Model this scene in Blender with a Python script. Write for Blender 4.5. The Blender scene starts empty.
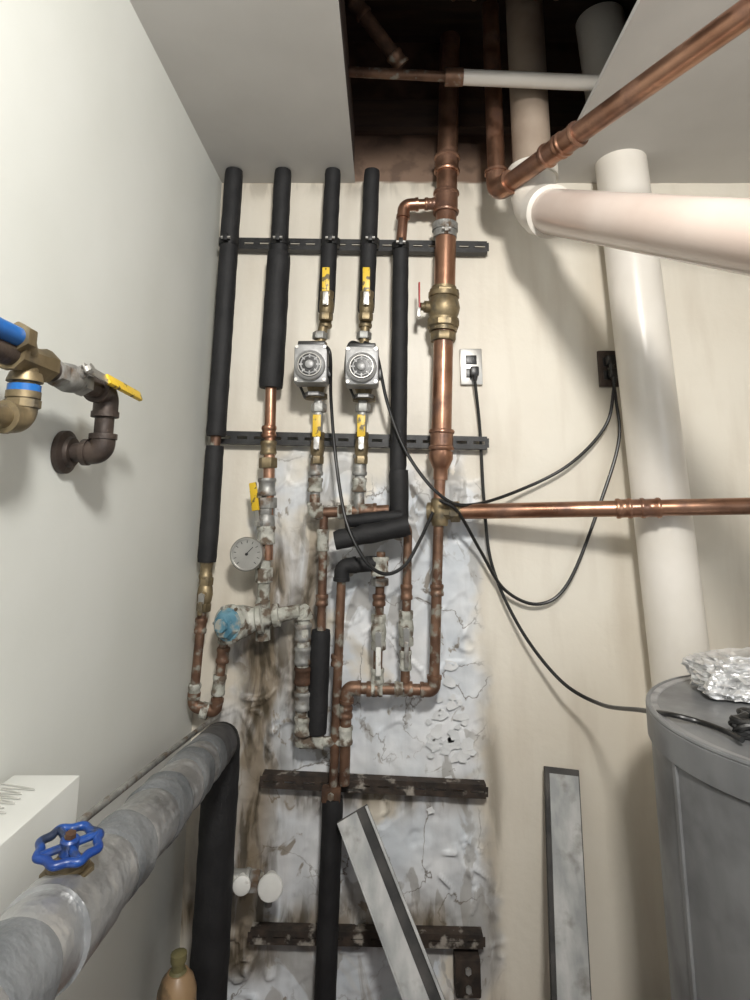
import bpy, bmesh, math, random
from mathutils import Vector, Matrix, noise
random.seed(4)
V=Vector
# ------------------------------------------------------------------ survey
TP=0.19; CP=1/math.sqrt(1+TP*TP); SP=TP*CP
F=600.0; D=1.83; H=1.275; PX=385.0; PY=391.0
CAM=V((0,-D,H)); XL=-0.5417; ZC=2.3265
def ray(px,py):
    u=(px-PX)/F; v=(PY-py)/F
    return V((u,CP-v*SP,SP+v*CP))
def at(px,py,off=0.075):            # measured point standing `off` metres in front of the back wall
    d=ray(px,py); return CAM+d*((D-off)/d.y)
def top(px,py,z):                   # measured point lying at height z
    d=ray(px,py); return CAM+d*((z-H)/d.z)
# ------------------------------------------------------------------ materials
def mat(name,c1,c2=None,rough=0.5,metal=0.0,scale=12,bump=0.0,bscale=60,lo=0.35,hi=0.65,c3=None,s3=30,l3=.6,h3=.7,rv=0.0,stretch=None,bd=.004):
    m=bpy.data.materials.new(name); m.use_nodes=True
    nt=m.node_tree; n=nt.nodes; L=nt.links; bs=n['Principled BSDF']
    bs.inputs['Roughness'].default_value=rough; bs.inputs['Metallic'].default_value=metal
    tc=n.new('ShaderNodeTexCoord'); mp=n.new('ShaderNodeMapping'); L.new(tc.outputs['Object'],mp.inputs[0])
    if stretch: mp.inputs['Scale'].default_value=stretch
    no=n.new('ShaderNodeTexNoise'); no.inputs['Scale'].default_value=scale; no.inputs['Detail'].default_value=6
    L.new(mp.outputs[0],no.inputs['Vector'])
    cr=n.new('ShaderNodeValToRGB'); cr.color_ramp.elements[0].position=lo; cr.color_ramp.elements[1].position=hi
    cr.color_ramp.elements[0].color=(*c1,1); cr.color_ramp.elements[1].color=(*(c2 or c1),1)
    L.new(no.outputs['Fac'],cr.inputs[0]); out=cr.outputs[0]
    if c3:
        n3=n.new('ShaderNodeTexNoise'); n3.inputs['Scale'].default_value=s3; n3.inputs['Detail'].default_value=5
        L.new(tc.outputs['Object'],n3.inputs['Vector'])
        mr=n.new('ShaderNodeMapRange'); mr.inputs[1].default_value=l3; mr.inputs[2].default_value=h3
        L.new(n3.outputs['Fac'],mr.inputs[0])
        mx=n.new('ShaderNodeMix'); mx.data_type='RGBA'; L.new(mr.outputs[0],mx.inputs[0]); L.new(out,mx.inputs[6]); mx.inputs[7].default_value=(*c3,1)
        out=mx.outputs[2]
        if metal>0:
            m2=n.new('ShaderNodeMath'); m2.operation='MULTIPLY_ADD'; L.new(mr.outputs[0],m2.inputs[0]); m2.inputs[1].default_value=-metal*.7; m2.inputs[2].default_value=metal
            L.new(m2.outputs[0],bs.inputs['Metallic'])
    L.new(out,bs.inputs['Base Color'])
    if rv>0:
        mr2=n.new('ShaderNodeMapRange'); mr2.inputs[3].default_value=max(0.05,rough-rv); mr2.inputs[4].default_value=min(1,rough+rv)
        L.new(no.outputs['Fac'],mr2.inputs[0]); L.new(mr2.outputs[0],bs.inputs['Roughness'])
    if bump>0:
        nb=n.new('ShaderNodeTexNoise'); nb.inputs['Scale'].default_value=bscale; nb.inputs['Detail'].default_value=4
        L.new(tc.outputs['Object'],nb.inputs['Vector'])
        bp=n.new('ShaderNodeBump'); bp.inputs['Strength'].default_value=bump; bp.inputs['Distance'].default_value=bd
        L.new(nb.outputs['Fac'],bp.inputs['Height']); L.new(bp.outputs[0],bs.inputs['Normal'])
    return m
M={}
M['foam']=mat('black_foam',(.005,.005,.006),(.012,.012,.013),.7,0,18,.35,90)
M['copper']=mat('copper',(.30,.155,.098),(.47,.27,.18),.33,.9,9,.05,40,c3=(.13,.07,.05),s3=14,l3=.48,h3=.7,rv=.12)
M['copperold']=mat('copper_old',(.12,.066,.044),(.24,.14,.09),.5,.6,20,.2,60,c3=(.27,.26,.22),s3=38,l3=.54,h3=.66)
M['brass']=mat('brass',(.18,.14,.08),(.31,.245,.145),.47,.7,25,.1,60,c3=(.09,.075,.05),s3=30,l3=.50,h3=.7)
M['galv']=mat('galvanised',(.22,.22,.21),(.42,.42,.40),.5,.5,30,.25,70,c3=(.12,.08,.05),s3=24,l3=.51,h3=.64)
M['crust']=mat('mineral_crust',(.27,.27,.23),(.52,.52,.47),.9,0,26,.9,70,c3=(.12,.09,.065),s3=34,l3=.48,h3=.60)
M['iron']=mat('black_iron',(.035,.026,.022),(.085,.062,.05),.5,.35,20,.35,80)
M['rust']=mat('rusty_iron',(.04,.022,.014),(.11,.055,.03),.8,.2,25,.6,80)
M['strut']=mat('strut_black',(.012,.012,.013),(.03,.03,.03),.45,.3,20,.1,60)
M['strutr']=mat('strut_rusty',(.02,.016,.013),(.055,.038,.028),.8,.1,30,.5,60,c3=(.32,.29,.25),s3=22,l3=.58,h3=.66)
M['yellow']=mat('yellow_vinyl',(.68,.44,.02),(.76,.52,.04),.4,0,10,c3=(.12,.09,.03),s3=60,l3=.56,h3=.62)
M['red']=mat('red_vinyl',(.35,.02,.02),(.45,.03,.03),.4)
M['blue']=mat('blue_plastic',(.008,.10,.36),(.01,.14,.45),.35)
M['blueiron']=mat('blue_paint_iron',(.004,.030,.17),(.010,.06,.26),.35,0,20,.2,60,c3=(.02,.03,.06),s3=30,l3=.58,h3=.66)
M['teal']=mat('pale_blue_cap',(.06,.17,.24),(.14,.29,.37),.55,0,30,.3,60,c3=(.34,.34,.30),s3=40,l3=.50,h3=.62)
M['pvc']=mat('white_pvc',(.70,.66,.59),(.78,.74,.68),.32,0,5,.03,30)
M['pvcshade']=mat('shaded_pvc',(.22,.16,.12),(.34,.27,.21),.6,0,6,.1,30)  # cream pipe, cavity shade put into its colour as darker brown
M['pvcpink']=mat('pinkish_cream_pvc',(.60,.49,.43),(.70,.60,.54),.18,0,4,.03,30)  # pinkish cream tone, glossier than the white fittings
M['alu']=mat('cast_aluminium',(.28,.28,.28),(.42,.42,.42),.5,.5,25,.2,80)
M['steel']=mat('plate_steel',(.42,.41,.39),(.52,.51,.48),.35,.8,15)
M['blk']=mat('black_plastic',(.008,.008,.008),(.014,.014,.014),.35)
M['white']=mat('white_plastic',(.62,.62,.59),(.72,.72,.69),.45,0,20,c3=(.3,.27,.22),s3=40,l3=.62,h3=.72)
M['paper']=mat('crumpled_foil',(.62,.62,.62),(.86,.86,.86),.3,.6,30,.6,30)
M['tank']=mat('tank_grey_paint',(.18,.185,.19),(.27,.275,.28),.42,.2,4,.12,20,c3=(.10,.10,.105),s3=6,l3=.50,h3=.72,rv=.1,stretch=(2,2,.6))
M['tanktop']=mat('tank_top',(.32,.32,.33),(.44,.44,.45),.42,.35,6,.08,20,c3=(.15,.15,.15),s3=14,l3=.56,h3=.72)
M['foil']=mat('silver_tape',(.30,.305,.31),(.54,.545,.55),.32,.75,9,1,18,rv=.14,bd=.009,c3=(.12,.12,.12),s3=16,l3=.60,h3=.70)
M['cloth']=mat('grey_wrap',(.10,.11,.12),(.22,.23,.24),.55,.25,9,1,26,bd=.008)
M['cloth2']=mat('grey_wrap_dark',(.03,.032,.035),(.07,.07,.075),.5,.2,10,.5,30)
M['board']=mat('grey_board',(.30,.31,.31),(.50,.50,.49),.7,0,8,.3,40,c3=(.17,.16,.14),s3=16,l3=.56,h3=.74,stretch=(3,3,.7))
M['boardedge']=mat('dark_board_edge',(.03,.03,.03),(.08,.075,.07),.8,0,15,.3,40)
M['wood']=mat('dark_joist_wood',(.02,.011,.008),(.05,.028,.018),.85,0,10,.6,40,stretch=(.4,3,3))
M['tan']=mat('tan_paint',(.24,.15,.08),(.36,.24,.13),.4,0,10,c3=(.10,.07,.04),s3=18,l3=.55,h3=.65)
M['olive']=mat('olive_paint',(.12,.11,.05),(.20,.17,.08),.45,0,12)
M['walll']=mat('left_wall_paint',(.645,.66,.62),(.69,.705,.67),.5,0,3,.12,70,bd=.002)
M['ceil']=mat('ceiling_paint',(.56,.545,.52),(.62,.605,.58),.75,0,3,.08,50,bd=.002)
M['floor']=mat('concrete_floor',(.10,.06,.05),(.17,.11,.09),.85,0,8,.5,40)
M['wallr']=mat('right_wall_paint',(.72,.68,.60),(.76,.72,.64),.6,0,3,.15,90)
M['carton']=mat('white_carton',(.60,.61,.58),(.65,.66,.63),.6,0,6)
M['mark']=mat('grey_wire',(.38,.38,.35),(.48,.47,.44),.6,0,20)
M['flake']=mat('paint_flake',(.62,.64,.65),(.72,.73,.73),.5,0,12,.2,60)
# ------------------------------------------------------------------ mesh builder
def perp(d):
    a=V((0,0,1)) if abs(d.z)<.9 else V((1,0,0))
    u=d.cross(a).normalized(); return u,d.cross(u).normalized()
class B:
    def __init__(s,name): s.name=name; s.v=[]; s.f=[]; s.m=[]; s.mats=[]
    def mi(s,k):
        if k not in s.mats: s.mats.append(k)
        return s.mats.index(k)
    def sweep(s,path,rad,k,n=20,cap=True,wob=0.0):
        path=[V(p) for p in path]; N=len(path); i0=len(s.v); mi=s.mi(k)
        if not hasattr(rad,'__len__'): rad=[rad]*N
        t=[(path[min(i+1,N-1)]-path[max(i-1,0)]).normalized() for i in range(N)]
        u,_=perp(t[0])
        for i in range(N):
            u=(u-t[i]*u.dot(t[i])).normalized(); w=t[i].cross(u)
            for j in range(n):
                a=2*math.pi*j/n; r=rad[i]; e=u*math.cos(a)+w*math.sin(a)
                if wob: r*=1+wob*noise.noise((path[i]+e*r)*28)
                s.v.append(path[i]+e*r)
        for i in range(N-1):
            for j in range(n):
                a=i0+i*n+j; b=i0+i*n+(j+1)%n
                s.f.append((a,b,b+n,a+n)); s.m.append(mi)
        if cap:
            s.f.append(tuple(i0+j for j in range(n))[::-1]); s.m.append(mi)
            s.f.append(tuple(i0+(N-1)*n+j for j in range(n))); s.m.append(mi)
    def lathe(s,o,d,prof,k,n=24,cap=True):
        o=V(o); d=V(d).normalized(); i0=len(s.v); mi=s.mi(k); u,w=perp(d); N=len(prof)
        for (t,r) in prof:
            for j in range(n):
                a=2*math.pi*(j+.5)/n; s.v.append(o+d*t+(u*math.cos(a)+w*math.sin(a))*max(r,1e-4))
        for i in range(N-1):
            for j in range(n):
                a=i0+i*n+j; b=i0+i*n+(j+1)%n
                s.f.append((a,a+n,b+n,b)); s.m.append(mi)
        if cap:
            s.f.append(tuple(i0+j for j in range(n))); s.m.append(mi)
            s.f.append(tuple(i0+(N-1)*n+j for j in range(n))[::-1]); s.m.append(mi)
    def bm(s,b,k):
        i0=len(s.v); mi=s.mi(k); b.verts.index_update()
        for v in b.verts: s.v.append(v.co.copy())
        for f in b.faces: s.f.append(tuple(i0+v.index for v in f.verts)); s.m.append(mi)
        b.free()
    def box(s,c,size,k,axes=None,bevel=0.0):
        b=bmesh.new(); bmesh.ops.create_cube(b,size=1.0)
        for v in b.verts: v.co=V((v.co.x*size[0],v.co.y*size[1],v.co.z*size[2]))
        if bevel>0: bmesh.ops.bevel(b,geom=b.edges[:],offset=bevel,segments=2,affect='EDGES',profile=.6)
        if axes:
            X,Y,Z=axes
            for v in b.verts: v.co=X*v.co.x+Y*v.co.y+Z*v.co.z
        for v in b.verts: v.co+=V(c)
        s.bm(b,k)
    def torus(s,c,d,R,r,k,n=36,m=10,lobe=0,rz=None):
        d=V(d).normalized(); u,w=perp(d); c=V(c); i0=len(s.v); mi=s.mi(k); rz=rz or r
        for i in range(n):
            a=2*math.pi*i/n; e=u*math.cos(a)+w*math.sin(a); Q=R*(1+lobe*math.cos(8*a))
            for j in range(m):
                q=2*math.pi*j/m; s.v.append(c+e*(Q+r*math.cos(q))+d*rz*math.sin(q))
        for i in range(n):
            for j in range(m):
                s.f.append((i0+i*m+j,i0+((i+1)%n)*m+j,i0+((i+1)%n)*m+(j+1)%m,i0+i*m+(j+1)%m)); s.m.append(mi)
    def build(s,ang=35):
        me=bpy.data.meshes.new(s.name); me.from_pydata([tuple(v) for v in s.v],[],s.f)
        for k in s.mats: me.materials.append(M[k] if k in M else k)
        for p,i in zip(me.polygons,s.m): p.material_index=i; p.use_smooth=True
        b=bmesh.new(); b.from_mesh(me); bmesh.ops.recalc_face_normals(b,faces=b.faces[:]); b.to_mesh(me); b.free()
        me.set_sharp_from_angle(angle=math.radians(ang)); me.update()
        ob=bpy.data.objects.new(s.name,me); bpy.context.scene.collection.objects.link(ob); return ob
def fillet(pts,bend,seg=8):
    pts=[V(p) for p in pts]; out=[pts[0]]
    for i in range(1,len(pts)-1):
        p=pts[i]; a=pts[i-1]-p; c=pts[i+1]-p
        b=min(bend,a.length*.48,c.length*.48)
        p0=p+a.normalized()*b; p2=p+c.normalized()*b
        for k in range(seg+1):
            t=k/seg
            c1=p0+(p-p0)*.56; c2=p2+(p-p2)*.56
            out.append(p0*(1-t)**3+c1*3*t*(1-t)**2+c2*3*t*t*(1-t)+p2*t**3)
    out.append(pts[-1]); return out
def dens(path,step=.015):
    out=[V(path[0])]
    for a,b in zip(path[:-1],path[1:]):
        a=V(a);b=V(b); n=max(1,int((b-a).length/step))
        for i in range(1,n+1): out.append(a.lerp(b,i/n))
    return out
def coupling(b,p,d,r,L,k,s=1.0):
    p=V(p); h=L/2
    b.lathe(p,d,[(-h,r*.98),(-h,r*(1+.2*s)),(-h+.004,r*(1+.27*s)),(-h+.009,r*(1+.27*s)),(-h+.013,r*(1+.14*s)),(h-.013,r*(1+.14*s)),(h-.009,r*(1+.27*s)),(h-.004,r*(1+.27*s)),(h,r*(1+.2*s)),(h,r*.98)],k)
def hexnut(b,p,d,r,L,k,n=6):
    h=L/2; b.lathe(p,d,[(-h,r*.85),(-h,r*.95),(-h+.003,r),(h-.003,r),(h,r*.95),(h,r*.85)],k,n=n)
def run(b,pts,r,k,bend=.03,ek=None,s=1.18,cap=True):
    b.sweep(fillet(pts,bend),r,k,cap=cap)
    if ek:
        for i in range(1,len(pts)-1):
            p=V(pts[i]); a=(V(pts[i-1])-p); c=(V(pts[i+1])-p); e=min(bend+.012,a.length*.48,c.length*.48)
            A=p+a.normalized()*e; C=p+c.normalized()*e
            b.sweep(fillet([A,p,C],bend),r*s,ek)
            for q,dd in ((A,a),(C,c)):
                b.lathe(q,dd.normalized(),[(-.006,r),(-.006,r*(s+.14)),(.003,r*(s+.14)),(.004,r)],ek)
def foam(b,a,c,r,k='foam',taper=1.0,wob=.05):
    p=dens([a,c]); n=len(p); rr=[r*(1+(taper-1)*i/(n-1)) for i in range(n)]
    rr[0]*=.93; rr[-1]*=.93
    b.sweep(p,rr,k,n=24,wob=wob)
def clamp(b,p,d,r,k='strut'):
    b.lathe(p,d,[(-.011,r*1.0),(-.011,r*1.1),(.011,r*1.1),(.011,r*1.0)],k)
    b.box(V(p)+V((0,-r*1.1-.008,0)),(.012,.022,.022),k,bevel=.001)
    b.lathe(V(p)+V((-.014,-r*1.1-.01,0)),(1,0,0),[(0,.005),(.028,.005)],'steel',n=6)
def ball_valve(name,p,d,r,bk='brass',hk='yellow',f=V((0,-1,0)),hd=None,hl=.1,hw=.02):
    d=V(d).normalized(); p=V(p); f=V(f).normalized(); b=B(name)
    hexnut(b,p-d*.035,d,r*1.5,.022,bk); hexnut(b,p+d*.035,d,r*1.5,.022,bk)
    b.lathe(p,d,[(-.03,r*1.1),(-.018,r*1.45),(0,r*1.62),(.018,r*1.45),(.03,r*1.1)],bk)
    b.lathe(p,f,[(r*.8,.010),(r*1.9,.010),(r*1.9,.007),(r*2.2,.007)],bk,n=16)
    hd=V(hd if hd is not None else d).normalized(); w=f.cross(hd).normalized()
    c=p+f*(r*2.2+.002)
    b.box(c+hd*(hl*.18),(hl*.5,.016,.003),'steel',axes=(hd,w,f),bevel=.0008)
    b.box(c+hd*(hl*.68)+f*.001,(hl*.72,hw,.008),hk,axes=(hd,w,f),bevel=.003)
    b.lathe(c,f,[(0,.008),(.007,.008)],'steel',n=6)
    return b.build()
def catmull(pts,seg=10):
    P=[V(p) for p in pts]; P=[P[0]*2-P[1]]+P+[P[-1]*2-P[-2]]; out=[]
    for i in range(1,len(P)-2):
        for k in range(seg):
            t=k/seg; a,b,c,d=P[i-1:i+3]
            out.append(.5*((2*b)+(c-a)*t+(2*a-5*b+4*c-d)*t*t+(3*b-a-3*c+d)*t**3))
    out.append(P[-2]); return out
def cord(pts,r=.0048,name='power_cord'):
    b=B(name); b.sweep(catmull(pts),r,'blk',n=10); return b.build()
def zc(p,z=ZC-.002): p=V(p); p.z=z; return p
# ------------------------------------------------------------------ back wall
def sm(a,b,x):
    t=max(0,min(1,(x-a)/(b-a))); return t*t*(3-2*t)
def wall_back():
    x0,x1,z0,z1=XL,1.95,0.0,2.87; st=.006
    # finer spacing only where the plaster is damaged
    xs=[]; x=x0
    while x<x1: xs.append(x); x+= st if x<.36 else .03
    xs.append(x1)
    zs=[]; z=z0
    while z<z1: zs.append(z); z+= st if z<1.6 or 2.25<z<2.36 else .02
    zs.append(z1)
    nx=len(xs); nz=len(zs)
    vs=[];pe=[];sn=[];rw=[];up=[]
    for z in zs:
        for x in xs:
            q=V((x*3,0,z*3)); n1=noise.noise(q); n2=noise.noise(q*4+V((3,1,2))); n3=noise.noise(q*12)
            re=(1-sm(.245,.30,x+.05*n1+.03*n2+.015*n3))
            m=sm(-.40,-.35,x+.10*n1+.05*n2+.02*n3)*re*(1-sm(1.26,1.44,z+.22*n1+.14*n2+.03*n3))
            m=max(m,(1-sm(.70,.82,z+.10*n1))*re*sm(-.53,-.43,x+.06*n1)*.95)
            cx=-.345+.05*noise.noise(V((0,0,z*6)))+.12*(z-.85)
            s=1.4*math.exp(-((x-cx)/(.028+.04*abs(n1)+.018*(1+n2)))**2)*sm(.45,.62,z)*(1-sm(1.02,1.26,z))
            s=max(s,.95*math.exp(-((x+.22+.04*n1)/.055)**2)*sm(.56,.75,z)*(1-sm(1.1,1.35,z)))
            s=max(s,1.0*math.exp(-((x+.37+.05*n1)/.08)**2)*sm(.02,.1,z)*(1-sm(.60,.80,z)))
            s=max(s,.65*math.exp(-((x+.47+.02*n1)/.04)**2)*(1-sm(.60,.80,z)))
            s=max(s,.9*math.exp(-((z-.19-.03*n1)/.05)**2)*(1-sm(.1,.28,x)) )
            s=max(s,.75*math.exp(-((z-.485-.02*n1)/.04)**2)*(1-sm(.2,.28,x))*sm(-.4,-.3,x) )
            s=max(s,.30*sm(2.24,2.33,z+.03*n1+.02*n2)*(1-sm(.35,.5,x)))
            s=max(s,.40*math.exp(-((x-.29-.02*n1)/.025)**2)*(1-sm(.5,1.0,z)))
            y=0
            if m>.01:
                dd,pp=noise.voronoi(V((x*8+1.3*n1+.4*n2,0,z*6+1.1*n2)))
                e=dd[1]-dd[0]; lift=noise.noise(V((x*5,5,z*5)))
                cell=noise.cell(V((pp[0].x*7.3,pp[0].z*5.1,2)))
                fl=sm(.10,.22,lift)
                y=-m*(.0045*noise.turbulence(V((x*14,0,z*14)),3,False)+fl*(.011*(1-sm(.0,.09,e)))+.004*max(0,cell))
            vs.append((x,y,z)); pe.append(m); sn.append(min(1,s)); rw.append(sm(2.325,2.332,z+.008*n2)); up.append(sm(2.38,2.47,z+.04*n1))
    fs=[(j*nx+i,j*nx+i+1,(j+1)*nx+i+1,(j+1)*nx+i) for j in range(nz-1) for i in range(nx-1)]
    me=bpy.data.meshes.new('wall_back'); me.from_pydata(vs,[],fs)
    for nm,dat in (('peel',pe),('stain',sn),('raw',rw),('upr',up)):
        a=me.attributes.new(nm,'FLOAT','POINT'); a.data.foreach_set('value',dat)
    me.polygons.foreach_set('use_smooth',[True]*len(me.polygons))
    m=bpy.data.materials.new('back_wall_paint'); m.use_nodes=True; nt=m.node_tree; n=nt.nodes; L=nt.links; bs=n['Principled BSDF']
    bs.inputs['Roughness'].default_value=.42
    tc=n.new('ShaderNodeTexCoord')
    def att(nm):
        a=n.new('ShaderNodeAttribute'); a.attribute_name=nm; return a.outputs['Fac']
    def nz_(sc,lo,hi,det=6,st=(1,1,1),dist=0,loc=(0,0,0)):
        mp=n.new('ShaderNodeMapping'); mp.inputs['Scale'].default_value=st; mp.inputs['Location'].default_value=loc; L.new(tc.outputs['Object'],mp.inputs[0])
        t=n.new('ShaderNodeTexNoise'); t.inputs['Scale'].default_value=sc; t.inputs['Detail'].default_value=det; t.inputs['Distortion'].default_value=dist; L.new(mp.outputs[0],t.inputs['Vector'])
        r=n.new('ShaderNodeMapRange'); r.inputs[1].default_value=lo; r.inputs[2].default_value=hi; L.new(t.outputs['Fac'],r.inputs[0]); return r.outputs[0]
    def mul(a,b):
        q=n.new('ShaderNodeMath'); q.operation='MULTIPLY'
        for i,x in enumerate((a,b)):
            if isinstance(x,float): q.inputs[i].default_value=x
            else: L.new(x,q.inputs[i])
        q.use_clamp=True; return q.outputs[0]
    def mix(f,a,b):
        q=n.new('ShaderNodeMix'); q.data_type='RGBA'; L.new(f,q.inputs[0])
        for i,x in ((6,a),(7,b)):
            if isinstance(x,tuple): q.inputs[i].default_value=(*x,1)
            else: L.new(x,q.inputs[i])
        return q.outputs[2]
    P=att('peel'); S=att('stain'); R=att('raw')
    c=mix(nz_(2.5,.35,.65),(.72,.665,.565),(.78,.735,.64))
    c=mix(mul(nz_(3,.50,.75,8,(4,1,.6)),.32),c,(.46,.38,.29))
    c=mix(mul(nz_(2,.52,.75,5,(1,1,1),.3,(9,0,4)),.30),c,(.56,.50,.41))
    bl=mix(nz_(4,.4,.6),(.64,.68,.72),(.79,.80,.81))
    bl=mix(mul(nz_(3,.50,.64,8,(5,1,.7),0,(3,0,1)),.45),bl,(.47,.49,.51))          # vertical drips
    c=mix(mul(P,nz_(3.2,.36,.43,9,(1,1,1),.6)),c,bl)
    c=mix(mul(P,mul(nz_(5,.565,.59,9,(1.6,1,.8),1.0,(7,0,0)),.75)),c,(.40,.39,.37))  # exposed plaster, ragged edges
    c=mix(mul(P,mul(nz_(10,.63,.67,9,(1,1,1),1.5,(2,0,5)),.8)),c,(.22,.18,.13))
    def contour(sc,mid,w,loc,st=(1,1,1)):   # thin lifted edges of paint flakes
        mp=n.new('ShaderNodeMapping'); mp.inputs['Location'].default_value=loc; mp.inputs['Scale'].default_value=st; L.new(tc.outputs['Object'],mp.inputs[0])
        t=n.new('ShaderNodeTexNoise'); t.inputs['Scale'].default_value=sc; t.inputs['Detail'].default_value=7; t.inputs['Distortion'].default_value=.5; L.new(mp.outputs[0],t.inputs['Vector'])
        a=n.new('ShaderNodeMath'); a.operation='SUBTRACT'; L.new(t.outputs['Fac'],a.inputs[0]); a.inputs[1].default_value=mid
        b_=n.new('ShaderNodeMath'); b_.operation='ABSOLUTE'; L.new(a.outputs[0],b_.inputs[0])
        r=n.new('ShaderNodeMapRange'); r.inputs[1].default_value=0; r.inputs[2].default_value=w; r.inputs[3].default_value=1; r.inputs[4].default_value=0; L.new(b_.outputs[0],r.inputs[0]); return r.outputs[0]
    c=mix(mul(P,mul(contour(4,.5,.007,(1,0,2)),nz_(3,.44,.52))),c,(.17,.15,.13))
    c=mix(mul(S,mul(nz_(7,.28,.50,9,(2.2,1,.5),.5),.9)),c,(.22,.165,.10))
    c=mix(mul(S,mul(nz_(13,.46,.58,8,(1.8,1,.5),.6,(3,3,3)),.92)),c,(.065,.05,.03))
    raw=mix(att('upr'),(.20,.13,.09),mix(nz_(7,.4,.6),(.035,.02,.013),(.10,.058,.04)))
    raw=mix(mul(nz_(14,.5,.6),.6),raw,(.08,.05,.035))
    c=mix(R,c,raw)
    L.new(c,bs.inputs['Base Color'])
    bp=n.new('ShaderNodeBump'); bp.inputs['Strength'].default_value=.25; bp.inputs['Distance'].default_value=.003
    nb=n.new('ShaderNodeTexNoise'); nb.inputs['Scale'].default_value=45; L.new(tc.outputs['Object'],nb.inputs['Vector']); L.new(nb.outputs['Fac'],bp.inputs['Height']); L.new(bp.outputs[0],bs.inputs['Normal'])
    me.materials.append(m)
    ob=bpy.data.objects.new('wall_back',me); bpy.context.scene.collection.objects.link(ob)
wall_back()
# small curling flakes of paint at the lifted plaster beside the lower manifold (one object)
b=B('peeling_paint_flakes'); rng=random.Random(11); k_=b.mi('flake')
for i in range(34):
    x=rng.gauss(.185,.035); z=rng.gauss(.63,.07)
    if x>.25: continue
    r0=rng.uniform(.006,.017); ca=rng.uniform(3.6,5.8); cd=V((math.cos(ca),0,math.sin(ca))); nn=9; i0=len(b.v); curl=rng.uniform(5,12)
    c=V((x,-.010,z)); b.v.append(c)
    for ring in (.5,1):
        for j in range(nn):
            a=6.283*j/nn+rng.uniform(-.2,.2); rr=r0*ring*(rng.uniform(.6,1.4) if ring==1 else 1)
            p=V((math.cos(a)*rr*1.3,0,math.sin(a)*rr)); q=max(0,p.dot(cd)+r0*.2); b.v.append(c+p+V((0,-min(.010,curl*q*q),0)))
    for j in range(nn):
        j2=(j+1)%nn; b.f.append((i0,i0+1+j,i0+1+j2)); b.m.append(k_); b.f.append((i0+1+j,i0+1+nn+j,i0+1+nn+j2,i0+1+j2)); b.m.append(k_)
b.build(60)
def slab(name,x0,x1,y0,y1,z0,z1,k):
    b=B(name); b.box(((x0+x1)/2,(y0+y1)/2,(z0+z1)/2),(x1-x0,y1-y0,z1-z0),k); return b.build()
slab('wall_left',XL-.1,XL,-3.0,.02,0,2.4,'walll')
slab('wall_right',1.95,2.05,-3.0,.02,0,2.4,'wallr')
slab('floor',XL-.1,2.05,-3.0,.05,-.1,0,'floor')
b=B('ceiling')
OX0,OX1,OY=-.0997,.5417,-1.0
def bb(b,x0,x1,y0,y1,z0,z1,k): b.box(((x0+x1)/2,(y0+y1)/2,(z0+z1)/2),(x1-x0,y1-y0,z1-z0),k)
bb(b,XL-.1,OX0,-3.0,.0,ZC,ZC+.014,'ceil')
bb(b,OX1,2.05,-3.0,.0,ZC,ZC+.014,'ceil')
bb(b,OX0,OX1,-3.0,OY,ZC,ZC+.014,'ceil')
b.build()
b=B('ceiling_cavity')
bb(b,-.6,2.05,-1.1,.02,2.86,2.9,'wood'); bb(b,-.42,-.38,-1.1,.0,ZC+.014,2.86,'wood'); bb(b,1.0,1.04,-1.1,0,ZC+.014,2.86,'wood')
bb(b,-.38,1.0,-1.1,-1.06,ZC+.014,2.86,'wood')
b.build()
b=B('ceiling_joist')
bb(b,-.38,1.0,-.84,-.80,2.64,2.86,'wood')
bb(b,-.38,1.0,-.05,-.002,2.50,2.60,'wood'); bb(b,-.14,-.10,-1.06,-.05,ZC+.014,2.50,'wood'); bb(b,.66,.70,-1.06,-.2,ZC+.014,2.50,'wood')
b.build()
# ------------------------------------------------------------------ struts
def strut(pa,pb,k='strut',h=.041,dep=.040):
    a=at(*pa,off=dep); c=at(*pb,off=dep); b=B('strut_channel')
    x=(c-a); L_=x.length; x.normalize(); z=V((0,0,1)); z=(z-x*z.dot(x)).normalized(); y=x.cross(z).normalized()
    o=(a+c)/2; ax=(x,y,z); inn=y if y.y>0 else -y
    for s in (1,-1):
        b.box(o+z*s*(h/2-.0012)+inn*(dep/2-.004),(L_,dep-.010,.0025),k,axes=ax)
        b.box(o+z*s*(h/2-.0145/2),(L_,.0025,.0145),k,axes=ax)
    n=int(L_/.048)
    for i in range(n+1):
        t=-L_/2+i*L_/n
        b.box(o+x*t,(.020 if 0<i<n else .012,.0024,h-.01),k,axes=ax)
    b.build()
strut((226,243),(487,247),h=.038); strut((217,437),(487,443),h=.038); strut((262,781),(486,792),'strutr',.034); strut((250,937),(483,942),'strutr',.032)
b=B('strut_bracket'); p=at(467,972,.03)
b.box(p,(.065,.05,.085),'strutr',bevel=.004); b.lathe(p+V((0,-.025,.02)),(0,-1,0),[(0,.008),(.008,.008)],'galv',n=6); b.lathe(p+V((0,-.025,-.02)),(0,-1,0),[(0,.008),(.008,.008)],'galv',n=6); b.build()
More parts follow.
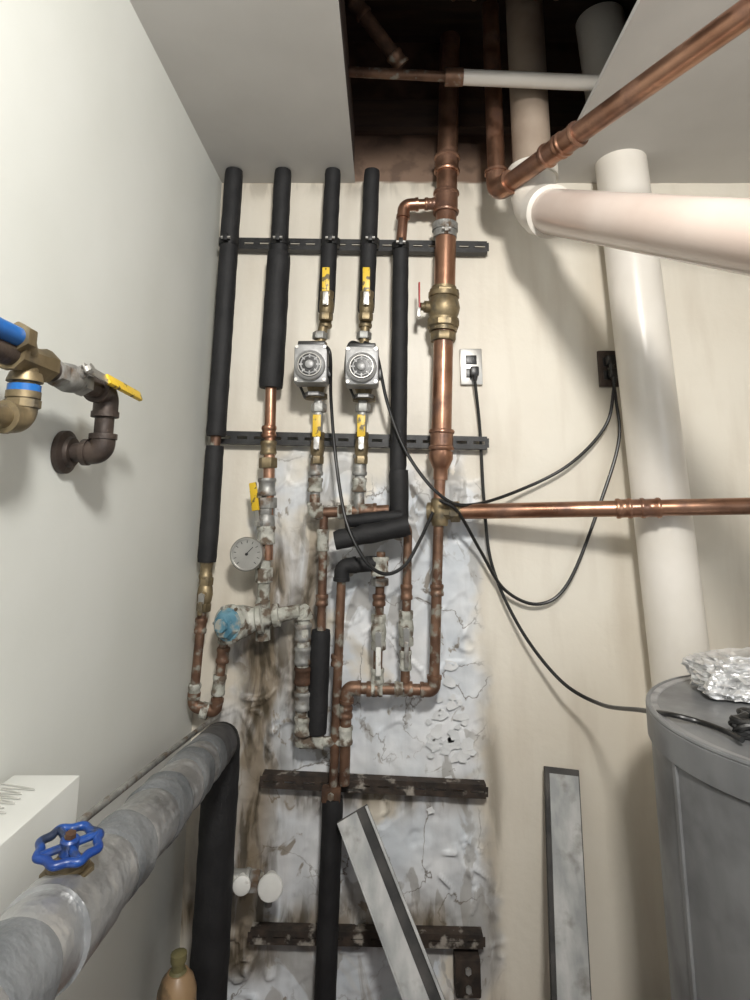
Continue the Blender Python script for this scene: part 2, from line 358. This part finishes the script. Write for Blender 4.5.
# ------------------------------------------------------------------ pipe 1
b=B('insulated_pipe')
a0=zc(at(234,175)); a1=at(216,436); foam(b,a0,a1,.0285)
a2=at(215,446); a3=at(207,562); b.sweep([a1,a2],.015,'copperold'); foam(b,a2,a3,.0265)
clamp(b,at(229,243),a1-a0,.0285)
a4=at(193,706); a5=at(216,712); a6=at(224,640); d=(a4-a3).normalized()
run(b,[a3,a4,a5,a6],.0125,'copperold',.022,'copperold',1.25)
coupling(b,a3+d*.02,d,.015,.05,'brass'); coupling(b,a3+d*.17,d,.0135,.04,'copperold'); coupling(b,a3+d*.34,d,.0135,.04,'crust')
coupling(b,at(219,685),a6-a5,.0145,.05,'crust'); coupling(b,at(223,655),a6-a5,.0145,.04,'copperold'); coupling(b,at(205,711),a5-a4,.016,.02,'crust')
b.build()
ball_valve('ball_valve',at(205,594),d,.0135,'brass','brass',hl=.05,hw=.012)
# ------------------------------------------------------------------ pipe 2
b=B('insulated_pipe')
a0=zc(at(283,175)); a1=at(279,253); a2=at(271,388); foam(b,a0,a1,.0275); foam(b,a1,a2,.036)
a3=at(267,560); b.sweep([a2,a3],.0165,'copper'); d=(a3-a2).normalized(); clamp(b,at(280,243),d,.028)
b.sweep([at(268,480),at(263,605)],.0165,'crust')
coupling(b,at(269,432),d,.0175,.035,'copper'); coupling(b,at(268.5,448),d,.019,.04,'brass'); hexnut(b,at(268,463),d,.027,.03,'brass')
coupling(b,at(267,487),d,.021,.05,'galv'); hexnut(b,at(267,503),d,.029,.03,'galv'); coupling(b,at(266,535),d,.021,.05,'crust'); hexnut(b,at(264,575),d,.025,.04,'crust')
b.build()
ball_valve('ball_valve',at(266,523),d,.016,'galv','yellow',f=V((-.55,-1,0)),hd=V((-.15,0,1)),hl=.11,hw=.024)
b=B('pressure_gauge'); g=at(247,554,.13)
b.lathe(g+V((0,.025,0)),(0,-1,0),[(0,.02),(0,.043),(.03,.046),(.034,.043),(.034,.040),(.028,.040)],'steel',n=40)
b.lathe(g+V((0,-.001,0)),(0,-1,0),[(0,.041),(.001,.041)],'white',n=40)
b.box(g+V((.006,-.004,.008)),(.030,.001,.002),'blk',axes=(V((.7,0,.7)),V((0,1,0)),V((-.7,0,.7))))
for i in range(11):
    a=math.radians(-45+27*i); e=V((math.cos(a),0,math.sin(a))); w=V((-math.sin(a),0,math.cos(a)))
    b.box(g+e*.033+V((0,-.004,0)),(.007,.001,.0015),'blk',axes=(e,V((0,1,0)),w))
b.lathe(g+V((0,-.004,0)),(0,-1,0),[(0,.004),(.003,.004)],'blk',n=12)
b.sweep(fillet([g+V((0,.02,0)),V((g.x,at(0,0,.085).y,g.z)),at(265,556,.085)],.012),.009,'brass')
b.build()
b=B('mixing_valve'); c=at(240,622,.10); e=at(300,611,.10); d=(e-c).normalized()
b.lathe(c,d,[(-.03,.018),(-.03,.034),(-.018,.040),(.012,.043),(.03,.036),(.045,.030),(.05,.040),(.062,.040),(.066,.026),(.09,.022),(.092,.031),(.108,.031),(.11,.02),(.165,.018)],'crust',n=28)
f=V((-.45,-1,.05)).normalized()
b.lathe(c,f,[(0,.044),(.035,.044),(.038,.050),(.048,.050),(.052,.044)],'crust',n=32)
b.lathe(c+f*.05,f,[(0,.038),(.010,.038),(.020,.032),(.022,.018),(.034,.018),(.034,.010)],'teal',n=8)
b.lathe(c+f*.048,f,[(0,.042),(.006,.042)],'teal',n=32)
for i in range(6):
    a=i*math.pi/3; u,w=perp(f); b.lathe(c+f*.048+(u*math.cos(a)+w*math.sin(a))*.045,f,[(0,.005),(.006,.005)],'galv',n=6)
run(b,[e,at(304,614,.09),at(301,745,.075)],.017,'crust',.02,'crust',1.3)
dd=(at(301,745,.075)-at(304,614,.09)).normalized()
for y,kk in ((632,'galv'),(655,'galv'),(675,'rust'),(700,'galv'),(725,'crust')): coupling(b,at(303,y,.083),dd,.019,.045,kk)
b.sweep([at(224,642,.075),at(226,625,.085)],.018,'crust')
b.sweep([at(263,600),at(263,640)],.02,'crust')
b.build()
# ------------------------------------------------------------------ pumps
def pump(px,py):
    b=B('circulator_pump'); c=at(px,py,.075); ax=at(px,py-60)-at(px,py+60); ax.normalize(); Y=V((0,1,0))
    b.lathe(c,ax,[(-.085,.014),(-.085,.034),(-.072,.034),(-.072,.020),(-.04,.030),(0,.040),(.04,.030),(.072,.020),(.072,.034),(.085,.034),(.085,.014)],'brass',n=24)
    b.lathe(c+V((0,-.02,0)),(0,-1,0),[(0,.045),(.02,.050),(.03,.050),(.03,.042),(.045,.042)],'alu',n=28)
    bc=c+V((-.002,-.085,-.004)); b.box(bc,(.094,.07,.112),'alu',bevel=.009)
    b.box(bc+V((0,.0,.060)),(.078,.05,.016),'blk',bevel=.005)
    dc=bc+V((0,-.035,-.008))
    b.lathe(dc,(0,-1,0),[(0,.042),(.012,.042),(.016,.038),(.018,.033)],'alu',n=36)
    b.lathe(dc+V((0,-.016,0)),(0,-1,0),[(0,.035),(.003,.035),(.004,.028)],'blk',n=36)
    b.torus(dc+V((0,-.020,0)),(0,1,0),.024,.002,'alu'); b.torus(dc+V((0,-.020,0)),(0,1,0),.032,.002,'steel')
    b.lathe(dc+V((0,-.018,0)),(0,-1,0),[(0,.012),(.006,.012),(.008,.009)],'alu',n=20)
    for i in range(8):
        a=i*math.pi/4; b.box(dc+V((math.cos(a)*.024,-.020,math.sin(a)*.024)),(.010,.002,.004),'alu',axes=(V((math.cos(a),0,math.sin(a))),Y,V((-math.sin(a),0,math.cos(a)))))
    for sx in (-1,1):
        for sz in (-1,1): b.lathe(bc+V((sx*.039,-.035,sz*.047)),(0,-1,0),[(0,.005),(.003,.005)],'steel',n=10)
    b.box(bc+V((.050,.0,-.02)),(.012,.03,.03),'blk',bevel=.004)
    b.lathe(c+V((0,-.03,-.072)),(0,0,-1),[(0,.03),(.01,.03)],'alu',n=6)
    b.build()
pump(316,371); pump(364,373)
def circ(x0,x1,x2,x3):
    b=B('insulated_pipe'); a0=zc(at(x0,175)); a1=at(x1,312); foam(b,a0,a1,.0255)
    a2=at(x2,345); a3=at(x2-1,397); a4=at(x3,502); d=(a1-a0).normalized(); d2=(a4-a3).normalized()
    b.sweep([a1,a2],.0145,'brass'); b.sweep([a3,a4],.0145,'galv')
    clamp(b,at((x0*.75+x1*.25),243),d,.0255)
    coupling(b,at(x1-.5,322),d,.016,.035,'brass'); hexnut(b,at(x2,336),d,.023,.022,'galv')
    hexnut(b,at(x2-1,408),d2,.023,.025,'galv'); coupling(b,at(x3+1,465),d2,.017,.06,'galv'); coupling(b,at(x3+.3,485),d2,.017,.04,'crust')
    b.build()
    ball_valve('ball_valve',at(x1+.5,306,.10),d,.014,'brass','yellow',hd=V((0,0,1)),hl=.105,hw=.022)
    ball_valve('ball_valve',at((x2-1+x3)/2+.5,448,.085),d2,.013,'brass','yellow',hd=V((0,0,1)),hl=.09,hw=.024)
circ(333,326,320,315); circ(372,366,364,359)
# pipe 5
b=B('insulated_pipe'); r=.016
tp=at(447,203,.085); k1=at(404,205,.085); k2=at(401,245,.085)
run(b,[tp,k1,k2],r,'copper',.03,'copper',1.22)
coupling(b,at(430,204,.085),(1,0,0),r,.035,'copper')
foam(b,k2,at(398,470,.085),.0245); clamp(b,at(400.5,247,.085),(0,0,1),.0245); foam(b,at(399,470,.085),at(399,522,.085),.028)
run(b,[at(400,518,.085),at(408,530,.085),at(405,686,.085)],.0125,'copperold',.01)
coupling(b,at(406.5,592,.085),(0,0,1),.0135,.04,'copperold'); coupling(b,at(405.5,660,.085),(0,0,1),.0135,.05,'crust')
b.build()
ball_valve('ball_valve',at(406,628,.085),(0,0,1),.0135,'crust','galv',hd=V((0,0,-1)),hl=.09,hw=.012)
# pipe 6 main copper
b=B('copper_pipe'); o=.09
t0=at(447.5,160,o); t1=at(441,452,o); up=(t0-t1).normalized(); t00=t0+up*(2.8-t0.z)
R=.0325
b.sweep([t00,at(443.5,335,o)],R,'copper',n=28); b.sweep([at(443.5,335,o),t1],.0295,'copper',n=28)
coupling(b,at(446,203,o),up,R,.075,'copper'); coupling(b,at(447,165,o),up,R,.06,'copper')
clamp(b,at(445,235,o),up,R*1.02,'galv'); b.lathe(at(445,228,o),up,[(-.012,.036),(-.012,.040),(.012,.040),(.012,.036)],'galv')
coupling(b,at(441.5,440,o),up,.0295,.06,'copper')
b.lathe(t1,-up,[(0,.0295),(.0,.035),(.02,.035),(.045,.024),(.05,.021),(.08,.021),(.08,.016)],'copper')
t2=at(439,500,o); b.sweep([t1,t2],.0165,'copper')
run(b,[at(439,505,o),at(434,690,o),at(347,688,o),at(344,784,.075)],.0145,'copperold',.022,'copperold',1.25)
coupling(b,at(437,590,o),(0,0,1),.015,.03,'copperold')
for xx in (372,377,400,407): coupling(b,at(xx,689,o),(1,0,0),.0155,.03,'crust' if xx in (377,400) else 'copperold')
coupling(b,at(345.5,735,.083),(0,0,1),.0155,.045,'crust'); coupling(b,at(345.5,712,.083),(0,0,1),.0155,.03,'copperold')
b.build()
b=B('gate_valve'); p=at(443.5,308,o)
b.lathe(p,up,[(-.075,.031),(-.075,.042),(-.05,.042),(-.05,.047),(-.036,.047),(-.034,.040),(-.02,.046),(0,.050),(.02,.046),(.030,.042),(.032,.047),(.046,.047),(.048,.038),(.065,.038),(.065,.032)],'brass',n=28)
hexnut(b,p-up*.052,up,.050,.022,'brass',8); hexnut(b,p+up*.045,up,.047,.02,'brass',8)
hexnut(b,p-up*.092,up,.040,.026,'brass',8)
b.lathe(p,(-1,-.2,0),[(.03,.018),(.06,.018),(.06,.012),(.072,.012)],'brass')
q=p+V((-.072,-.014,0)); b.box(q+V((-.002,0,.03)),(.005,.018,.09),'red',bevel=.002); b.box(q+V((-.004,0,-.02)),(.012,.02,.03),'steel',bevel=.003)
b.build()
b=B('copper_pipe'); ta=at(440,512,o); tb=at(750,506,.30); dr=(tb-ta).normalized()
b.lathe(at(439.5,512,o),(0,0,1),[(-.038,.016),(-.038,.022),(-.028,.024),(.028,.024),(.038,.022),(.038,.016)],'brass')
b.lathe(ta,-dr,[(0,.022),(.02,.022),(.022,.028),(.034,.028),(.036,.02)],'brass')
b.lathe(ta,dr,[(0,.022),(.03,.023),(.032,.031),(.055,.031),(.057,.024),(.062,.024)],'brass',n=8)
tend=ta+dr*((1.949-ta.x)/dr.x); b.sweep([ta+dr*.05,tend],.021,'copper',n=24)
coupling(b,ta+dr*.555,dr,.021,.05,'copper'); coupling(b,ta+dr*.49,dr,.021,.04,'copper'); b.lathe(ta+dr*.522,dr,[(-.03,.0235),(.03,.0235)],'copper')
b.build()
# small lower runs
b=B('copper_pipe')
run(b,[at(388,562,.10),at(342,566,.10),at(333,795,.075)],.0125,'copperold',.025,'foam',1.7)
foam(b,at(378,563,.10),at(348,566,.10),.021)
q=at(333,797,.075); q2=at(325,1000,.075); qd=(q2-q).normalized(); foam(b,q,q2+qd*((q2.z-.003)/abs(qd.z)),.0275)
coupling(b,at(337,660,.085),(0,0,1),.0135,.03,'copperold')
b.build()
b=B('copper_pipe')
run(b,[at(381,552,.10),at(377,688,.09)],.0125,'copperold',.02)
coupling(b,at(380,566,.10),(0,0,1),.02,.05,'crust'); hexnut(b,at(380,582,.10),(0,0,1),.024,.02,'galv'); coupling(b,at(379,600,.1),(0,0,1),.0145,.03,'copperold'); coupling(b,at(377.5,676,.09),(0,0,1),.0145,.04,'crust')
b.build()
ball_valve('ball_valve',at(378.5,632,.095),(0,0,1),.0135,'crust','white',hd=V((0,0,-1)),hl=.10,hw=.014)
b=B('copper_pipe')
run(b,[at(315,495,.075),at(314,513,.08),at(389,510,.09)],.015,'copperold',.02,'crust',1.25)
coupling(b,at(345,512,.085),(1,0,0),.016,.04,'crust'); coupling(b,at(368,511,.088),(1,0,0),.018,.05,'copperold')
b.sweep([at(359,495,.08),at(359,511,.086)],.016,'galv')
run(b,[at(324,514,.08),at(321,640,.08)],.0125,'copperold',.02); coupling(b,at(323,540,.08),(0,0,1),.014,.06,'crust'); coupling(b,at(322,600,.08),(0,0,1),.014,.03,'copperold')
foam(b,at(321,630,.08),at(317,733,.08),.027)
run(b,[at(317,730,.08),at(317,742,.08),at(344,741,.08)],.013,'crust',.015,'crust',1.3)
b.sweep([at(300,742,.075),at(320,742,.08)],.016,'crust')
b.build()
b=B('pipe_insulation'); foam(b,at(335,541,.14),at(409,525,.14),.027,wob=.16)
foam(b,at(345,522,.12),at(402,516,.12),.018,wob=.2); b.build()
b=B('pipe_support_clamp'); p=at(332,790,.06)
b.box(p+V((0,-.02,.0)),(.05,.03,.035),'rust',bevel=.004); b.box(at(350,784,.05),(.07,.012,.02),'strutr',bevel=.003); b.lathe(p+V((.0,-.035,0)),(0,-1,0),[(0,.009),(.008,.009)],'crust',n=6); b.build()
# ------------------------------------------------------------------ outlets
def outlet(px,py,k,fk,w=.068,h=.115):
    b=B('electrical_outlet'); c=at(px,py,.008)
    b.box(c,(w,.014,h),k,bevel=.003)
    for s in (1,-1):
        b.box(c+V((0,-.008,s*.021)),(.034,.004,.029),fk,bevel=.0015)
        for t in (-1,1): b.box(c+V((t*.006,-.0105,s*.021+.003)),(.002,.001,.009),'blk')
        b.lathe(c+V((0,-.010,s*.021-.008)),(0,-1,0),[(0,.0025),(.0006,.0025)],'blk',n=8)
    b.lathe(c+V((0,-.007,0)),(0,-1,0),[(0,.004),(.002,.003)],'steel',n=10)
    b.build(); return c
c1=outlet(471,367,'steel','blk'); c2=outlet(608,369,'iron','blk',.060,.115)
def plug(c):
    b=B('power_plug'); b.box(c+V((0,-.018,0)),(.026,.024,.03),'blk',bevel=.006); b.lathe(c+V((0,-.022,-.012)),(0,0,-1),[(0,.009),(.02,.005)],'blk',n=12); b.build()
plug(c1+V((.006,-.012,-.021))); plug(c2+V((-.002,-.012,.021))); plug(c2+V((.004,-.012,-.021)))
HT=.877
cord([c1+V((.006,-.034,-.053)),at(480,430,.02),at(484,500,.02),at(492,565,.03),at(520,628,.05),at(560,680,.10),at(600,704,.20),at(640,710,.45),top(668,714,HT+.010),top(700,722,HT+.007),top(725,731,HT+.009),top(742,740,HT+.012)])
cord([c2+V((.004,-.034,-.053)),at(606,425,.03),at(570,464,.04),at(520,490,.05),at(470,505,.12),at(440,495,.14),at(408,455,.13),at(388,405,.12),at(376,352,.14),at(364,342,.16)])
cord([c2+V((-.002,-.034,-.012)),at(616,400,.03),at(619,440,.03),at(602,498,.03),at(570,580,.03),at(540,604,.03),at(505,590,.04),at(480,550,.06),at(458,512,.13),at(440,500,.15)])
cord([at(322,345,.16),at(330,354,.20),at(331,400,.13),at(336,460,.12),at(346,520,.16),at(365,560,.17),at(385,574,.16),at(405,565,.15),at(420,540,.14),at(433,512,.14)])
cord([at(318,345,.14),at(303,343,.17),at(298,352,.15),at(297,375,.11),at(305,398,.12)],.004)
cord([at(366,347,.14),at(352,342,.17),at(347,352,.15),at(346,375,.11),at(354,398,.12)],.004)
# ------------------------------------------------------------------ overhead pipes
b=B('copper_pipe'); e=V((.327,-.22,2.172)); g=V((.657,-.895,2.15)); dd=(g-e).normalized()
run(b,[V((.327,-.22,2.8)),e,e+dd*2.3],.026,'copper',.05,'copper',1.2)
coupling(b,e+dd*.24,dd,.026,.06,'copper'); coupling(b,e+dd*.30,dd,.026,.06,'copper'); b.lathe(e+dd*.27,dd,[(-.03,.0295),(.03,.0295)],'copper')
b.build()
b=B('drain_pipe'); p1=V((.425,-.25,2.10)); g=V((.596,-.914,1.705)); dd=(g-p1).normalized(); q=p1+dd*1.35
b.sweep(fillet([V((.425,-.25,2.84)),p1+V((0,0,.02)),p1+dd*.1],.06),.055,'pvcshade',n=32)
b.sweep(fillet([p1+dd*.05,q,V((q.x,q.y,.002))],.1),.060,'pvcpink',n=36)
b.sweep(fillet([p1+V((0,0,.11)),p1,p1+dd*.10],.07),.064,'pvc',n=32)
b.lathe(p1,dd,[(.06,.06),(.06,.071),(.10,.071),(.105,.06)],'pvc',n=36)
b.lathe(p1+V((0,0,.09)),(0,0,1),[(0,.06),(0,.071),(.035,.071),(.035,.055)],'pvc',n=36)
b.build()
b=B('drain_pipe'); b.sweep([V((.705,-.12,2.84)),V((.738,-.12,2.3)),V((.79,-.12,.8)),V((.81,-.12,.002))],.076,'pvc',n=36)
b.lathe(V((.803,-.12,.25)),(0,0,1),[(0,.076),(0,.09),(.06,.09),(.06,.076)],'pvc',n=36); b.build()
# cavity pipes
b=B('cavity_pipe')
b.sweep([at(335,71,.36),at(452,77,.36)],.014,'copperold'); b.lathe(at(452,77,.36),(1,0,0),[(-.02,.024),(.03,.024)],'copperold'); b.sweep([at(458,77,.36),at(660,86,.36)],.021,'pvc')
b.build()
b=B('cavity_pipe')
b.sweep([V((-.37,-.40,2.675)),V((.99,-.40,2.69))],.022,'copperold'); coupling(b,V((.22,-.40,2.683)),(1,0,0),.022,.07,'copper'); coupling(b,V((.45,-.40,2.684)),(1,0,0),.022,.07,'copper'); b.build()
b=B('cavity_pipe'); q0=V((-.22,-.50,2.76)); q1=at(402,66,.34); b.sweep([q0,q1],.020,'rust'); coupling(b,q0.lerp(q1,.55),q1-q0,.020,.05,'rust'); coupling(b,q0.lerp(q1,.95),q1-q0,.020,.04,'copperold'); b.build()
# ------------------------------------------------------------------ left wall valve group
yv=-.823; fl=V((XL,yv,1.362)); b=B('iron_pipe')
b.lathe(fl,(1,0,0),[(0.001,.03),(.001,.036),(.010,.036),(.014,.026),(.02,.024)],'iron',n=32)
c1_=fl+V((.067,0,0)); zt=1.462; c2_=V((c1_.x,yv,zt)); c3_=V((c1_.x,-1.6,zt+.003))
run(b,[fl+V((.01,0,0)),c1_,c2_,c3_],.0155,'iron',.026,'iron',1.3)
b.build()
ball_valve('ball_valve',V((c1_.x,-.95,zt)),(0,-1,0),.0135,'galv','yellow',f=V((1,0,.45)),hd=V((0,1,-.04)),hl=.185,hw=.018)
b=B('brass_tee'); T=V((c1_.x,-1.055,zt+.002))
b.lathe(T,(0,1,0),[(-.040,.0155),(-.040,.022),(-.028,.022),(-.023,.019),(.018,.020),(.026,.024),(.040,.024),(.040,.0155)],'brass',n=8)
kd=T+V((0,0,-.080)); run(b,[T,kd,kd+V((0,-.12,-.004))],.0145,'brass',.022,'brass',1.3)
b.lathe(T+V((0,0,-.018)),(0,0,-1),[(0,.019),(.010,.022),(.012,.022),(.012,.017)],'brass',n=24)
b.lathe(T+V((0,0,-.034)),(0,0,-1),[(0,.0200),(.016,.0200)],'blue',n=24)
b.lathe(T+V((0,0,-.054)),(0,0,-1),[(0,.022),(.010,.022)],'brass',n=8)
b.sweep([T,T+V((.010,-.03,.016))],.015,'brass'); hexnut(b,T+V((.012,-.040,.019)),(0,1,0),.020,.018,'brass')
b.build()
b=B('blue_water_pipe'); b.sweep([T+V((.012,-.045,.019)),T+V((.012,-.55,.022))],.0125,'blue'); b.build()
# ------------------------------------------------------------------ big insulated pipe bottom-left
b=B('insulated_pipe'); S=V((-.405,-.195,.703)); E=V((-.342,-1.171,.850)); dd=(E-S).normalized(); R=.045
foot=V((-.414,-.195,.003))
b.sweep(dens(fillet([foot,S,S+dd*.10],.05,10),.02),R*.98,'foam',n=28,wob=.06)
def seg(t0,t1,r,k):
    p=dens([S+dd*t0,S+dd*t1],.010); rr=[r*(1+.012*math.sin(i*1.1)) for i in range(len(p))]; rr[0]*=.95; rr[-1]*=.95
    b.sweep(p,rr,k,n=40,wob=.08)
seg(.06,.20,R*1.0,'cloth2'); seg(.19,.27,R*1.04,'cloth'); seg(.26,.33,R*.99,'foil'); seg(.32,.42,R*1.05,'cloth'); seg(.41,.52,R*.99,'foil'); seg(.51,.60,R*1.06,'cloth'); seg(.59,.72,R*1.0,'foil'); seg(.71,.80,R*1.045,'cloth'); seg(.79,.86,R*1.02,'foil'); seg(.85,1.02,R*.99,'foil'); seg(1.01,1.1,R*1.04,'cloth'); seg(1.09,1.5,R,'foil')
b.build()
b=B('gate_valve'); p=S+dd*.905; b.lathe(p,(0,0,1),[(.02,.027),(.046,.027),(.048,.022),(.052,.022),(.054,.016),(.060,.012)],'brass',n=8)
b.lathe(p,dd,[(-.05,R*1.02),(-.05,R*1.08),(.05,R*1.08),(.05,R*1.02)],'foil',n=30)
b.lathe(p,(0,0,1),[(.055,.006),(.080,.006)],'brass',n=12)
w=p+V((0,0,.070)); ax=V((.10,-.12,1)).normalized(); u,v_=perp(ax)
b.torus(w,ax,.030,.0050,'blueiron',n=72,m=12,lobe=.07,rz=.0046)
for i in range(4):
    a=math.pi/4+i*math.pi/2; e_=u*math.cos(a)+v_*math.sin(a); b.sweep([w,w+e_*.030],.0042,'blueiron',n=10)
b.lathe(w,ax,[(-.008,.010),(.006,.010),(.008,.008)],'blueiron',n=20); b.lathe(w,ax,[(.007,.006),(.013,.006)],'rust',n=6)
b.build()
b=B('heating_pipe'); b.sweep([V((-.466,-.02,.700)),V((-.462,-.5,.765)),V((-.452,-.895,.820))],.006,'galv'); b.build()
# white carton with a wire coil on top
b=B('white_carton'); zt=.900; cx_=-.478; yk=-.895
b.box(V((cx_,yk-.30,zt/2+.002)),(.094,.60,zt-.004),'carton',bevel=.002)
b.build()
b=B('wire_coil'); pts=[]
for i in range(64):
    yy=yk-.030-i*.0062; pts.append(V((cx_+(.004 if i%2 else -.046)+.006*math.sin(i*1.3),yy-(.012 if i%2 else 0),zt+.0015)))
b.sweep(catmull(pts,6),.0009,'mark',n=6); b.build()
# hose bib
b=B('hose_bib'); h0=at(228,880,.16); h1=at(262,881,.13)
b.sweep([h0,h1],.018,'crust'); coupling(b,at(240,880,.150),(1,0,0),.020,.05,'galv'); hexnut(b,at(254,881,.138),(1,0,0),.027,.03,'galv')
f=V((.12,-1,.05)).normalized(); c=at(271,881,.13)
b.lathe(c,f,[(-.02,.014),(.0,.020),(.02,.018),(.022,.029),(.030,.031),(.034,.029),(.036,.022),(.037,.005)],'white',n=32)
c=at(243,879,.155); b.lathe(c,f,[(0,.016),(.022,.016),(.024,.021),(.031,.021),(.034,.015),(.035,.004)],'white',n=28)
b.sweep([at(270,881,.13),at(268,905,.12)],.010,'galv'); b.build()
b=B('torch_cylinder'); c=V((-.445,-.33,0.002))
b.lathe(c,(0,0,1),[(0,.034),(.004,.042),(.225,.042),(.255,.040),(.275,.033),(.288,.022)],'tan',n=32)
b.lathe(c,(0,0,1),[(.286,.021),(.292,.014),(.305,.014),(.307,.017),(.322,.017),(.326,.008)],'olive',n=12)
b.build()
# ------------------------------------------------------------------ boards
def plank(name,A,Bp,w,th,stripe):
    z=(A-Bp).normalized(); Bp=A-z*((A.z-.004)/z.z); L_=(A-Bp).length; c=(A+Bp)/2
    x=V((1,0,0)); x=(x-z*x.dot(z)).normalized(); y=z.cross(x).normalized(); y=-y if y.y>0 else y
    b=B(name); ax=(x,-y,z)
    b.box(c-y*th/2,(w,th,L_),'boardedge',axes=ax,bevel=.002)
    if stripe:
        b.box(c-x*w*.17+y*.002,(w*.60,.004,L_-.006),'board',axes=ax,bevel=.001)
        b.box(c+x*w*.46+y*.002,(w*.08,.012,L_-.006),'board',axes=ax,bevel=.001)
        b.box(c-x*w*.485+y*.002,(w*.03,.014,L_-.006),'board',axes=ax)
    else:
        b.box(c+x*w*.04+y*.002,(w*.84,.005,L_-.03),'board',axes=ax,bevel=.001)
    b.build()
plank('leaning_metal_channel',at(352,813,.12),at(424,1000,.25),.085,.02,True)
plank('leaning_board',at(562,768,.045),at(572,1000,.20),.092,.018,False)
# ------------------------------------------------------------------ water heater
b=B('water_heater'); c=V((.85,-.62,.002)); R=.335; ht=HT-.002
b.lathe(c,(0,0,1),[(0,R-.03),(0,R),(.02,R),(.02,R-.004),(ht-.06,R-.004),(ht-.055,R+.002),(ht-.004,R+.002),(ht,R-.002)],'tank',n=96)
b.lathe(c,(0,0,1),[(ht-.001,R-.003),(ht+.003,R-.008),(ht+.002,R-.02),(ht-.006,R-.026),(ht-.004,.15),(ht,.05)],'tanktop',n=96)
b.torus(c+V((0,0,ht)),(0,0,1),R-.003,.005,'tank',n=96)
b.box(c+V((-R+.004,-.03,.45)),(.006,.012,.78),'tank',bevel=.001)
b.lathe(c+V((.22,.05,ht-.01)),(0,0,1),[(0,.03),(.02,.03),(.02,.018),(.09,.018)],'galv',n=20)
b.build()
def crumple(name,c,sx,sy,sz,k,seed):
    b=bmesh.new(); bmesh.ops.create_icosphere(b,subdivisions=5,radius=1)
    for v in b.verts:
        p=v.co.copy()
        p=V((math.copysign(abs(p.x)**.55,p.x),math.copysign(abs(p.y)**.55,p.y),math.copysign(abs(p.z)**.8,p.z)))
        f=1+.14*noise.noise(p*1.5+V((seed,0,0)))
        q=p*3.2+V((seed,2,1)); f+=.16*(1-2*abs(noise.noise(q)))-.1+.07*(1-2*abs(noise.noise(q*2.3)))
        v.co=V((p.x*sx*f,p.y*sy*f,max(p.z*f,-.6)*sz))+V(c)
    B_=B(name); B_.bm(b,k); return B_.build(12)
crumple('crumpled_foil',V((.775,-.45,HT+.034)),.105,.07,.048,'paper',3)
b=B('cord_bundle'); cc=V((.672,-.69,HT+.004)); pts=[]
for i in range(90):
    a=i*.42; pts.append(cc+V((math.cos(a)*.05*(1+.3*math.sin(i*1.7)),math.sin(a)*.035*(1+.3*math.cos(i*.9)),.012*math.sin(i*.77)+.014)))
b.sweep(catmull(pts,4),.006,'blk',n=8); b.build()
# ------------------------------------------------------------------ camera, light
cam=bpy.data.cameras.new('camera'); co=bpy.data.objects.new('camera',cam); bpy.context.scene.collection.objects.link(co)
cam.sensor_fit='VERTICAL'; cam.sensor_height=24; cam.lens=F*24/1000; cam.shift_x=-(PX-375)/1000; cam.shift_y=-(500-PY)/1000
co.location=CAM; co.rotation_euler=(math.radians(90)+math.atan(TP),0,0); cam.clip_start=.02
bpy.context.scene.camera=co
def area(name,loc,tgt,size,e,col):
    l=bpy.data.lights.new(name,'AREA'); l.energy=e; l.size=size; l.color=col; o_=bpy.data.objects.new(name,l); bpy.context.scene.collection.objects.link(o_)
    o_.location=loc; o_.rotation_euler=(V(tgt)-V(loc)).to_track_quat('-Z','Y').to_euler()
area('key_light',(.20,-2.15,2.2),(.08,0,1.25),.20,38,(1,.97,.92))
area('fill_light',(1.5,-2.4,1.6),(-.5,-.7,1.4),.9,8,(.93,.97,1))
w=bpy.data.worlds.new('world'); bpy.context.scene.world=w; w.use_nodes=True
w.node_tree.nodes['Background'].inputs[0].default_value=(.86,.93,1,1); w.node_tree.nodes['Background'].inputs[1].default_value=.35
bpy.context.scene.view_settings.view_transform='Standard'
